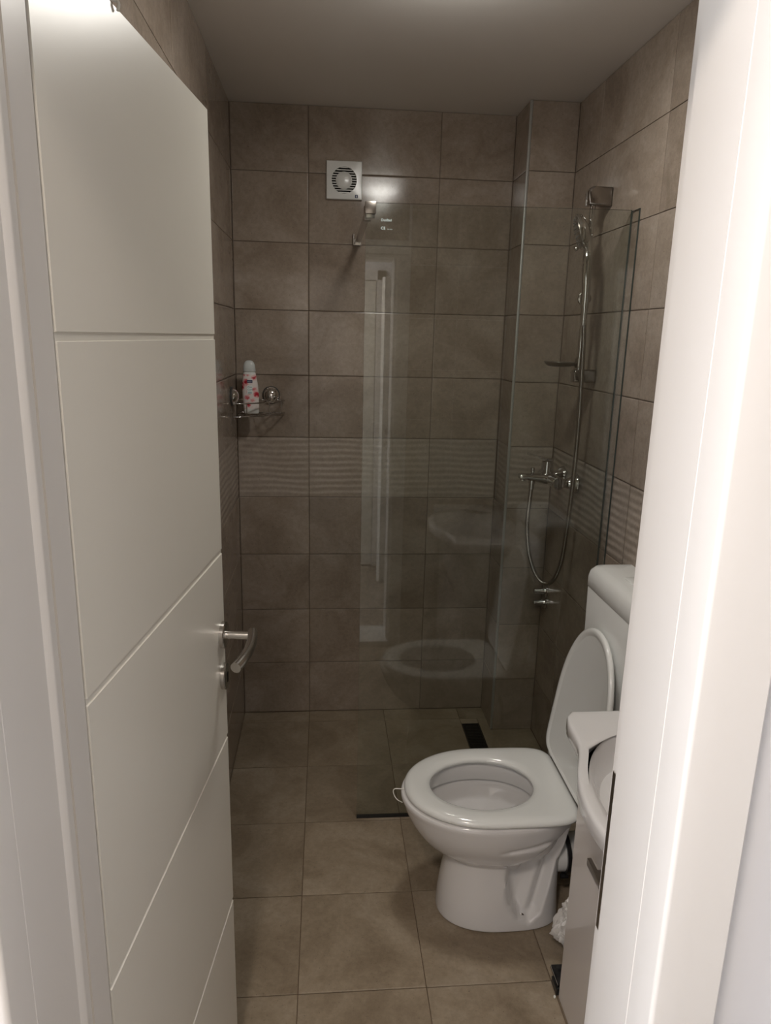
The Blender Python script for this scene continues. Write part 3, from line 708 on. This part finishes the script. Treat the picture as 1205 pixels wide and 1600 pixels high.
def cup(p, n):
    p, n = Vector(p), Vector(n)
    bm = bmesh.new(); lathe(bm, p, n, [(0, 0.0355), (0.003, 0.0355), (0.006, 0.033), (0.007, 0.010), (0.007, 0.001)], 32); c = obj('suction_cup', bm, M['rose'], bk, smooth=True)
    bm = bmesh.new(); lathe(bm, p + n*0.0065, n, [(0, 0.0315), (0.002, 0.0320), (0.003, 0.029), (0.006, 0.0275), (0.014, 0.023), (0.020, 0.013), (0.0215, 0.001)], 32); obj('chrome_cover', bm, M['steelring'], c, smooth=True)
cup((-0.150, YB-0.0008, 1.418), (0, -1, 0)); cup((XL+0.0008, 2.765, 1.425), (1, 0, 0))
# bottle
bt = empty('shampoo_bottle', (-0.221, 2.838, 1.352), 'white floral shower gel bottle with pale grey cap standing in the corner basket', 'bottle')
def ov(cx, cy, z, a, b, n=40, p=2.6):
    r = []
    for i in range(n):
        t = 2*math.pi*i/n; c, s = math.cos(t), math.sin(t)
        r.append((cx + a*math.copysign(abs(c)**(2/p), c), cy + b*math.copysign(abs(s)**(2/p), s), z))
    return r
bx0, by0, bz0 = -0.219, 2.838, 1.352
prof = [(0.0, .020, .012), (0.003, .0275, .016), (0.010, .030, .018), (0.03, .0305, .018), (0.07, .0315, .018), (0.105, .031, .0175), (0.135, .0275, .0165), (0.155, .024, .0155), (0.160, .023, .015), (0.162, .020, .013)]
bm = bmesh.new(); loft(bm, [ov(bx0 - 0.006*h/0.16, by0, bz0+h, a, b) for h, a, b in prof]); body_ = obj('bottle_body', bm, M['plastic'], bt, smooth=True)
bm = bmesh.new(); loft(bm, [ov(bx0-0.006, by0, bz0+h, a, b) for h, a, b in [(0.1625, .0235, .0158), (0.164, .0245, .0165), (0.185, .0225, .016), (0.196, .0185, .014), (0.203, .012, .009), (0.205, .004, .003)]]); obj('cap', bm, M['cap'], bt, smooth=True)
bm = bmesh.new()
fl = []
for h in [0.020, 0.03, 0.05, 0.07, 0.09, 0.11, 0.13, 0.145, 0.152]:
    a = np.interp(h, [q[0] for q in prof], [q[1] for q in prof]); b = np.interp(h, [q[0] for q in prof], [q[2] for q in prof])
    r = ov(bx0 - 0.006*h/0.16, by0, bz0+h, a+0.0004, b+0.0004, 80); n = len(r)
    full = [r[i % n] for i in range(41, 80)]
    k0 = int(max(0, (0.035-h)/0.015*9)) if h < 0.035 else 0
    fl.append(full)
loft(bm, fl, False, False, closed=False)
obj('floral_label', bm, M['floral'], body_, smooth=True, label='white label strewn with red and pink flowers')
yfz = by0 - 0.0185
bm = bmesh.new(); box(bm, bx0-0.014, bx0+0.007, yfz-0.0004, yfz+0.0006, bz0+0.121, bz0+0.131, bev=0.0003, seg=1); nv = obj('name_panel', bm, M['blue'], body_, label='small navy name panel')
text('name_print', 'subrina', 0.0058, M['white_print'], nv, (bx0-0.0125, yfz-0.0006, bz0+0.1242))
bm = bmesh.new(); box(bm, bx0-0.014, bx0+0.006, yfz-0.0004, yfz+0.0006, bz0+0.078, bz0+0.110); wp = obj('text_panel', bm, M['white_print'], body_, label='white text panel')
text('text_print', 'Fine\nCare', 0.0098, M['teal'], wp, (bx0-0.0125, yfz-0.0006, bz0+0.1015), shear=0.2)
bm = bmesh.new()
for i in range(3): box(bm, bx0-0.011, bx0+0.004, yfz-0.0007, yfz-0.0004, bz0+0.080+i*0.0025, bz0+0.0811+i*0.0025)
obj('small_print', bm, M['teal'], wp)

# ------------------------------------------------------------------ toilet
TY = 1.780
wc = empty('toilet', (0.58, TY, 0), 'white ceramic floor standing toilet with seat down and lid raised', 'toilet')
def plan(z, xf, xm, xr, hw, pf=2.0, pr=2.6, n=200, cy=TY):
    r = []
    for i in range(n):
        t = 2*math.pi*i/n; c, s = math.cos(t), math.sin(t)
        p = pf if c < 0 else pr
        a = (xm-xf) if c < 0 else (xr-xm)
        # blend exponent across the widest section so that the outline stays smooth
        x = xm + a*math.copysign(abs(c)**(2/p), c); y = cy + hw*math.copysign(abs(s)**(2/p), s)
        r.append([x, y, z])
    return r
keys = [ # z, xf, xm, xr, hw, pf, pr
 (0.000, .409, .580, .760, .113, 2.2, 3.2), (0.006, .404, .580, .764, .117, 2.2, 3.2), (0.040, .405, .580, .762, .114, 2.2, 3.2),
 (0.100, .411, .582, .760, .106, 2.2, 3.2), (0.160, .420, .585, .760, .098, 2.2, 3.2), (0.196, .424, .587, .760, .096, 2.2, 3.2),
 (0.212, .408, .585, .761, .104, 2.15, 3.2), (0.235, .374, .575, .764, .124, 2.1, 3.0), (0.265, .346, .560, .768, .144, 2.05, 2.9),
 (0.300, .322, .548, .772, .161, 2.0, 2.8), (0.335, .305, .540, .778, .173, 2.0, 2.8), (0.365, .294, .535, .784, .181, 2.0, 2.8),
 (0.384, .288, .532, .787, .1845, 2.0, 2.8), (0.391, .290, .532, .787, .183, 2.0, 2.8), (0.3945, .295, .532, .783, .179, 2.0, 2.8)]
K = np.array(keys)
zs = np.unique(np.concatenate([np.linspace(0, .3945, 90), K[:, 0]]))
def smooth_interp(z, xs, ys):
    # monotone cubic (Fritsch-Carlson)
    h = np.diff(xs); dl = np.diff(ys)/h; mm = np.zeros_like(ys)
    mm[1:-1] = np.where(dl[:-1]*dl[1:] > 0, 2*dl[:-1]*dl[1:]/(dl[:-1]+dl[1:]+1e-12), 0); mm[0] = dl[0]; mm[-1] = dl[-1]
    i = np.clip(np.searchsorted(xs, z)-1, 0, len(h)-1); t = (z-xs[i])/h[i]
    return (2*t**3-3*t**2+1)*ys[i] + (t**3-2*t**2+t)*h[i]*mm[i] + (-2*t**3+3*t**2)*ys[i+1] + (t**3-t**2)*h[i]*mm[i+1]
poly = [(0.588, 0.215), (0.586, 0.160), (0.600, 0.080), (0.622, 0.038), (0.655, 0.022), (0.690, 0.050), (0.716, 0.130), (0.742, 0.230), (0.760, 0.335), (0.735, 0.352), (0.690, 0.318), (0.640, 0.262)]
def sdist(px, pz):
    inside = False; dm = 9
    n = len(poly)
    for i in range(n):
        x1, z1 = poly[i]; x2, z2 = poly[(i+1) % n]
        if (z1 > pz) != (z2 > pz) and px < (x2-x1)*(pz-z1)/(z2-z1)+x1: inside = not inside
        dx, dz = x2-x1, z2-z1; t = max(0, min(1, ((px-x1)*dx+(pz-z1)*dz)/(dx*dx+dz*dz)))
        dm = min(dm, math.hypot(px-x1-t*dx, pz-z1-t*dz))
    return dm if inside else -dm
rings = []
for z in zs:
    r = plan(z, *[float(smooth_interp(z, K[:, 0], K[:, j])) for j in range(1, 7)])
    for p in r:
        x, y = p[0], p[1]
        if 0.55 < x < 0.79 and z < 0.37:
            sd_ = sdist(x, z)
            if sd_ > -0.004:
                q = max(0, min(1, (sd_+0.004)/0.026)); q = q*q*(3-2*q)
                dep = 0.046*q
                if z > 0.2: dep += 0.35*max(0, abs(y-TY)-0.115)*q
                # diagonal trap rib standing proud inside the recess
                t = (z-0.05)/0.30; xc = 0.650 + 0.085*t; g = math.exp(-((x-xc)/0.024)**2); dep -= 0.020*g*q
                s = 1 if y > TY else -1
                p[1] = TY + s*max(0.02, abs(y-TY)-dep)
    if 0.28 < z < 0.345:
        for p in r:
            if 0.55 < p[0] < 0.70 and p[1] < TY:
                zc_ = 0.312 + 0.18*(p[0]-0.60); e_ = max(0, min(1, (p[0]-0.555)/0.02))*max(0, min(1, (0.70-p[0])/0.03))
                p[1] += 0.007*e_*math.exp(-((z-zc_)/0.008)**2)
    rings.append(r)
# over the rim and down inside the bowl
inner = [(0.3945, .335, .520, .700, .142, 2, 2.2), (0.390, .343, .520, .692, .136, 2, 2.2), (0.375, .345, .520, .690, .134, 2, 2.2), (0.336, .344, .520, .692, .135, 2, 2.2), (0.332, .342, .520, .694, .137, 2, 2.2),
         (0.334, .326, .520, .712, .153, 2, 2.2), (0.322, .326, .520, .712, .153, 2, 2.2), (0.30, .344, .525, .702, .142, 2, 2.2), (0.27, .378, .53, .690, .120, 2, 2.2), (0.245, .42, .55, .685, .102, 2, 2.2),
         (0.225, .47, .575, .680, .084, 2, 2.2), (0.19, .520, .595, .672, .066, 2, 2.2), (0.15, .545, .605, .665, .052, 2, 2.2), (0.12, .56, .607, .655, .042, 2, 2.2)]
for kk in inner: rings.append(plan(*kk))
bm = bmesh.new(); loft(bm, rings); obj('bowl', bm, M['ceramic'], wc, smooth=True, angle=60)
bm = bmesh.new(); bm.faces.new([bm.verts.new(p) for p in plan(0.185, .522, .596, .671, .0655, 2, 2.2)]); obj('water', bm, M['water'], wc)
# floor bolt cap in the recess
for s in (-1,):
    bm = bmesh.new(); lathe(bm, (0.640, TY-0.092, 0.036), (0.0, -1, 0.12), [(0, 0.0075), (0.003, 0.0075), (0.0045, 0.006), (0.005, 0.003)], 20); obj('floor_bolt', bm, M['darksteel'], wc, smooth=True)
# seat
def seat_ring(oz, k_out, inset, hole=None, n=112): pass
SO = dict(xf=.297, xm=.535, xr=.770, hw=.183, pf=2.05, pr=6.5)
def sout(z, inn): return plan(z, SO['xf']+inn, SO['xm'], SO['xr']-inn, SO['hw']-inn, SO['pf'], SO['pr'])
def shole(z, g): return plan(z, .372-g, .522, .670+g, .1165+g, 2.0, 2.05)
bm = bmesh.new()
rg = [sout(.3975, .004), sout(.3985, .001), sout(.403, 0), sout(.408, .001), sout(.413, .006), sout(.4165, .014), sout(.4180, .026), shole(.4180, .024), shole(.4165, .012), shole(.412, .003), shole(.407, 0), shole(.400, .001), shole(.3975, .006)]
vr = loft(bm, rg, False, False); n = len(vr[0])
for i in range(n): bm.faces.new((vr[-1][i], vr[-1][(i+1) % n], vr[0][(i+1) % n], vr[0][i]))
obj('seat', bm, M['seat'], wc, smooth=True, angle=60)
# lid, raised and leaning on the cistern
HXL, HZL = 0.757, 0.424
th_ = math.radians(84)
def lidp(r, off):      # r: outline in seat plane -> rotate about hinge axis; off = thickness offset
    out = []
    for x, y, z in r:
        u = HXL - x                               # distance from hinge
        cx, cz = math.cos(th_), math.sin(th_)
        out.append((HXL - u*(-math.cos(math.radians(81.8))) - off*0 + off*math.sin(math.radians(81.8)), y, HZL + u*math.sin(math.radians(81.8)) - off*math.cos(math.radians(81.8))*1.0))
    return out
def lout(inn): return plan(0, .297+inn, .560, HXL-0.002-inn*0.4, .182-inn, 2.05, 9)
bm = bmesh.new()
rg = [lidp(lout(.024), .0045), lidp(lout(.022), .0040), lidp(lout(.016), .0005), lidp(lout(.006), -.0005), lidp(lout(.001), .002), lidp(lout(0), .008), lidp(lout(.003), .014), lidp(lout(.012), .018), lidp(lout(.04), .0195)]
loft(bm, rg); obj('lid', bm, M['seat'], wc, smooth=True, angle=60)
for yy in (TY-0.158, TY+0.150):
    bm = bmesh.new(); cyl(bm, (0.782, yy-0.016, 0.416), (0.782, yy+0.016, 0.416), 0.0125, 20, bev=0.002)
    box(bm, 0.768, 0.800, yy-0.014, yy+0.014, 0.390, 0.412, bev=0.003); h = obj('seat_hinge', bm, M['plastic'], wc, smooth=True)
    bm = bmesh.new(); cyl(bm, (0.785, yy, 0.365), (0.785, yy, 0.392), 0.008, 12); cyl(bm, (0.785, yy, 0.362), (0.785, yy, 0.374), 0.014, 8); obj('wing_nut', bm, M['plastic'], h, smooth=True)
bm = bmesh.new()
# outlet: horizontal white pipe with a black rubber ring
tube(bm, [(0.750, TY, 0.172), (XR-0.001, TY, 0.172)], 0.055, 40); obj('waste_pipe', bm, M['plastic'], wc, smooth=True)
bm = bmesh.new(); lathe(bm, (0.778, TY, 0.172), (1, 0, 0), [(0, 0.056), (0, 0.064), (0.012, 0.064), (0.012, 0.056)], 48)
cyl(bm, (0.768, TY-0.036, 0.116), (0.790, TY-0.036, 0.116), 0.008, 12); obj('rubber_ring', bm, M['black'], wc, smooth=True, label='black rubber ring round the waste pipe')
# cistern
cs = empty('cistern', (0.908, 1.785, 0.58), 'white plastic toilet cistern mounted on right wall behind the lid', 'cistern')
CX0, CX1, CY0, CY1 = 0.846, XR-0.001, 1.598, 1.968
def rrect(x0, x1, y0, y1, z, r=0.03, n=8):
    out = []
    for cx, cy, a0 in ((x1-0.004, y1-0.004, 0), (x0+r, y1-r, 90), (x0+r, y0+r, 180), (x1-0.004, y0+0.004, 270)):
        rr_ = r if cx < (x0+x1)/2 else 0.004
        for i in range(n+1):
            a = math.radians(a0 + 90*i/n); out.append((cx + rr_*math.cos(a), cy + rr_*math.sin(a), z))
    return out
bm = bmesh.new()
loft(bm, [rrect(CX0+.03, CX1, CY0+.05, CY1-.05, .585), rrect(CX0+.008, CX1, CY0+.018, CY1-.018, .600), rrect(CX0+.003, CX1, CY0+.006, CY1-.006, .66), rrect(CX0, CX1, CY0+.001, CY1-.001, .952), rrect(CX0+.001, CX1, CY0+.002, CY1-.002, .954)])
obj('tank', bm, M['plastic'], cs, smooth=True, angle=50)
bm = bmesh.new()
loft(bm, [rrect(CX0, CX1, CY0, CY1, .9555), rrect(CX0-.001, CX1, CY0-.001, CY1+.001, .957), rrect(CX0-.001, CX1, CY0-.001, CY1+.001, .985), rrect(CX0+.003, CX1, CY0+.003, CY1-.003, 1.003), rrect(CX0+.013, CX1, CY0+.013, CY1-.013, 1.016), rrect(CX0+.03, CX1, CY0+.030, CY1-.030, 1.0215), rrect(CX0+.045, CX1-.02, CY0+.05, CY1-.05, 1.0225)])
obj('cistern_lid', bm, M['plastic'], cs, smooth=True, angle=50)
bm = bmesh.new(); box(bm, 0.895, 0.935, 1.755, 1.815, 1.021, 1.027, bev=0.003); obj('flush_button', bm, M['plastic'], cs, smooth=True)
bm = bmesh.new(); tube(bm, spline([(0.915, TY, 0.59), (0.915, TY, 0.50), (0.905, TY, 0.385), (0.86, TY, 0.335), (0.79, TY, 0.33)], 8), 0.022, 20); obj('flush_pipe', bm, M['plastic'], cs, smooth=True)
# rim block hanger
rh = empty('rim_hanger', (0.285, TY+0.006, 0.395), 'thin white wire hanger hooked over the front rim of the toilet', 'hanger')
bm = bmesh.new(); tube(bm, spline([(0.345, TY+0.008, 0.3970), (0.31, TY+0.008, 0.3972), (0.288, TY+0.008, 0.396), (0.272, TY+0.008, 0.397), (0.266, TY+0.008, 0.390), (0.270, TY+0.006, 0.375), (0.278, TY+0.004, 0.364), (0.288, TY+0.004, 0.357), (0.2935, TY+0.004, 0.354)], 6), 0.0014, 8)
obj('wire', bm, M['wire'], rh, smooth=True)
bm = bmesh.new(); box(bm, 0.343, 0.350, TY-0.008, TY+0.024, 0.335, 0.3975, bev=0.002); obj('inner_clip', bm, M['wire'], rh, smooth=True)

# ------------------------------------------------------------------ vanity
van = empty('vanity_cabinet', (0.82, 1.12, 0), 'gloss white vanity cabinet below the basin, nearest the doorway', 'cabinet')
VX, VY0, VY1, VZ = 0.676, 0.79, 1.452, 0.735
bm = bmesh.new(); 
for q in ((VX+0.019, XR-0.001, VY0, VY0+0.018, 0.001, VZ), (VX+0.019, XR-0.001, VY1-0.018, VY1, 0.001, VZ), (VX+0.019, XR-0.001, VY0+0.018, VY1-0.018, 0.06, 0.078), (XR-0.012, XR-0.001, VY0+0.018, VY1-0.018, 0.078, VZ)): box(bm, *q, bev=0.001, seg=1)
obj('carcass', bm, M['vanity'], van)
for a, b, h0 in ((VY0+0.001, 1.1195, 1.0), (1.1225, VY1-0.001, 1.16)):
    bm = bmesh.new(); box(bm, VX, VX+0.018, a, b, 0.003, VZ-0.003, bev=0.0015); dd = obj('door', bm, M['vanity'], van)
    ya, yb = (1.135, 1.318) if a > 1 else (0.93, 1.105)
    bm = bmesh.new(); box(bm, VX-0.022, VX-0.012, ya, yb, 0.520, 0.5375, bev=0.001)
    for yy in (ya+0.040, yb-0.040): box(bm, VX-0.013, VX-0.0002, yy-0.006, yy+0.006, 0.523, 0.5345)
    obj('handle', bm, M['darksteel'], dd, smooth=True, label='flat steel bar handle')
# basin
bs = empty('wash_basin', (0.80, 1.12, VZ), 'white ceramic wash basin with bowed front on the vanity cabinet', 'wash basin')
CYB, HB = 1.120, 0.374
dq = np.array([-1.0, -0.93, -0.79, -0.66, -0.57, -0.46, -0.34, -0.2, 0, 0.2, 0.34, 0.46, 0.57, 0.66, 0.79, 0.93, 1.0])*HB
xq = np.array([.648, .632, .626, .626, .618, .600, .582, .568, .561, .568, .582, .600, .618, .626, .626, .632, .648])
def bfront(y): return float(np.interp(y-CYB, dq, xq))
def bplan(z, inset, n=72, side=0.0, back=0.0):
    out = []
    ys = np.linspace(-HB+inset+side, HB-inset-side, n)
    f = np.interp(ys, dq, xq)
    f = np.convolve(np.pad(f, 3, mode='edge'), np.ones(7)/7, mode='valid')
    for i, (yv, xv) in enumerate(zip(ys, f)):
        e = min(i, n-1-i); rc = max(0, 1-e/2.0)*0.010
        out.append((xv+inset+rc, CYB+yv, z))
    out += [(XR-0.001-back, CYB+HB-inset-side, z), (XR-0.001-back, CYB-HB+inset+side, z)]
    return out
def bowl(z, k, n=72):
    # interior bowl outline matched in vertex count with bplan (n front points + 2 rear)
    out = []; cx, cyb = 0.772, CYB
    a, b = 0.176*k, 0.290*k
    for i in range(n):
        t = math.pi*(-0.5 + i/(n-1))
        # front half plus wraps round the back corners
        tt = t*1.55
        c, s = math.cos(tt), math.sin(tt)
        out.append((cx - a*math.copysign(abs(c)**0.9, c), cyb + b*math.copysign(abs(s)**0.9, s), z))
    tt = math.pi/2*1.55
    e = (math.pi - tt)
    for sgn in (1, -1):
        t2 = math.pi - e*0.33 
        out.append((cx - a*math.cos(t2), cyb + sgn*b*math.sin(t2), z))
    return out
bm = bmesh.new()
RZ = 0.803
loft(bm, [bplan(.7352, .075), bplan(.737, .060), bplan(.745, .030), bplan(.757, .008), bplan(.768, 0), bplan(RZ-.010, 0), bplan(RZ-.004, .0015), bplan(RZ-.001, .005), bplan(RZ, .010), bplan(RZ, .022),
          bowl(RZ-.003, 1.0), bowl(RZ-.010, .97), bowl(RZ-.030, .93), bowl(RZ-.07, .85), bowl(RZ-.10, .74), bowl(RZ-.125, .55), bowl(RZ-.138, .30), bowl(RZ-.142, .08)])
obj('basin', bm, M['ceramic'], bs, smooth=True, angle=55)
# basin tap (mostly hidden by the door frame)
tp = empty('basin_tap', (0.925, 1.10, RZ), 'small chrome basin mixer at the back of the wash basin', 'tap')
bm = bmesh.new(); cyl(bm, (0.94, 1.10, RZ), (0.94, 1.10, RZ+0.085), 0.021, 28, bev=0.002); obj('body', bm, M['chrome'], tp, smooth=True)
bm = bmesh.new(); tube(bm, [(0.94, 1.10, RZ+0.05), (0.83, 1.10, RZ+0.075)], [0.015, 0.011], 20); obj('spout', bm, M['chrome'], tp, smooth=True)
bm = bmesh.new(); box(bm, 0.87, 0.955, 1.088, 1.112, RZ+0.09, RZ+0.098, bev=0.003); obj('lever', bm, M['chrome'], tp, smooth=True)

# ------------------------------------------------------------------ plastic bag and black item beside the vanity
bg = bmesh.new()
bmesh.ops.create_icosphere(bg, subdivisions=5, radius=1.0)
from mathutils import noise
for v in bg.verts:
    c = v.co.copy()
    n1 = noise.noise(c*2.3 + Vector((3, 1, 7))); n2 = noise.turbulence(c*5.5, 3, True); n3 = abs(noise.noise(c*9))
    k = 1 + 0.22*n1 + 0.13*(n2-0.5) - 0.10*n3
    hx_, hy_, hz_ = 0.086, 0.046, 0.106
    lean = 0.010*math.sin(c.z*4)
    v.co = Vector((0.786 + c.x*hx_*k + lean, 1.578 + c.y*hy_*k, 0.108 + c.z*hz_*k))
    if v.co.z < 0.03: v.co.x -= 0.022*max(0, -c.x)*(0.03-v.co.z)/0.03
    if v.co.z < 0.002: v.co.z = 0.002
bag = obj('plastic_bag', bg, M['bag'], smooth=True, angle=35)
tag(bag, 'crumpled white plastic bag on the floor between toilet and vanity', 'bag')
sc = empty('floor_scale', (0.72, 1.496, 0), 'small glossy black box with silver edge on the floor beside the vanity', 'box')
bm = bmesh.new(); box(bm, 0.671, 0.735, 1.456, 1.498, 0.002, 0.022, bev=0.002); obj('lower_box', bm, M['black'], sc)
bm = bmesh.new(); box(bm, 0.677, 0.735, 1.462, 1.524, 0.023, 0.030, bev=0.001); obj('top_plate', bm, M['blackgloss'], sc)
bm = bmesh.new(); box(bm, 0.675, 0.6768, 1.462, 1.522, 0.0225, 0.029); obj('silver_edge', bm, M['steel'], sc)
sc.name = 'black_box'
# crumb on the floor
bm = bmesh.new(); bmesh.ops.create_icosphere(bm, subdivisions=2, radius=0.0035, matrix=Matrix.Translation((0.6665, 1.452, 0.003)))
for v in bm.verts: v.co += Vector((noise.noise(v.co*900)*0.0012,)*3)
tag(obj('paper_scrap', bm, M['wire']), 'tiny white scrap on the floor at the foot of the vanity', 'scrap')
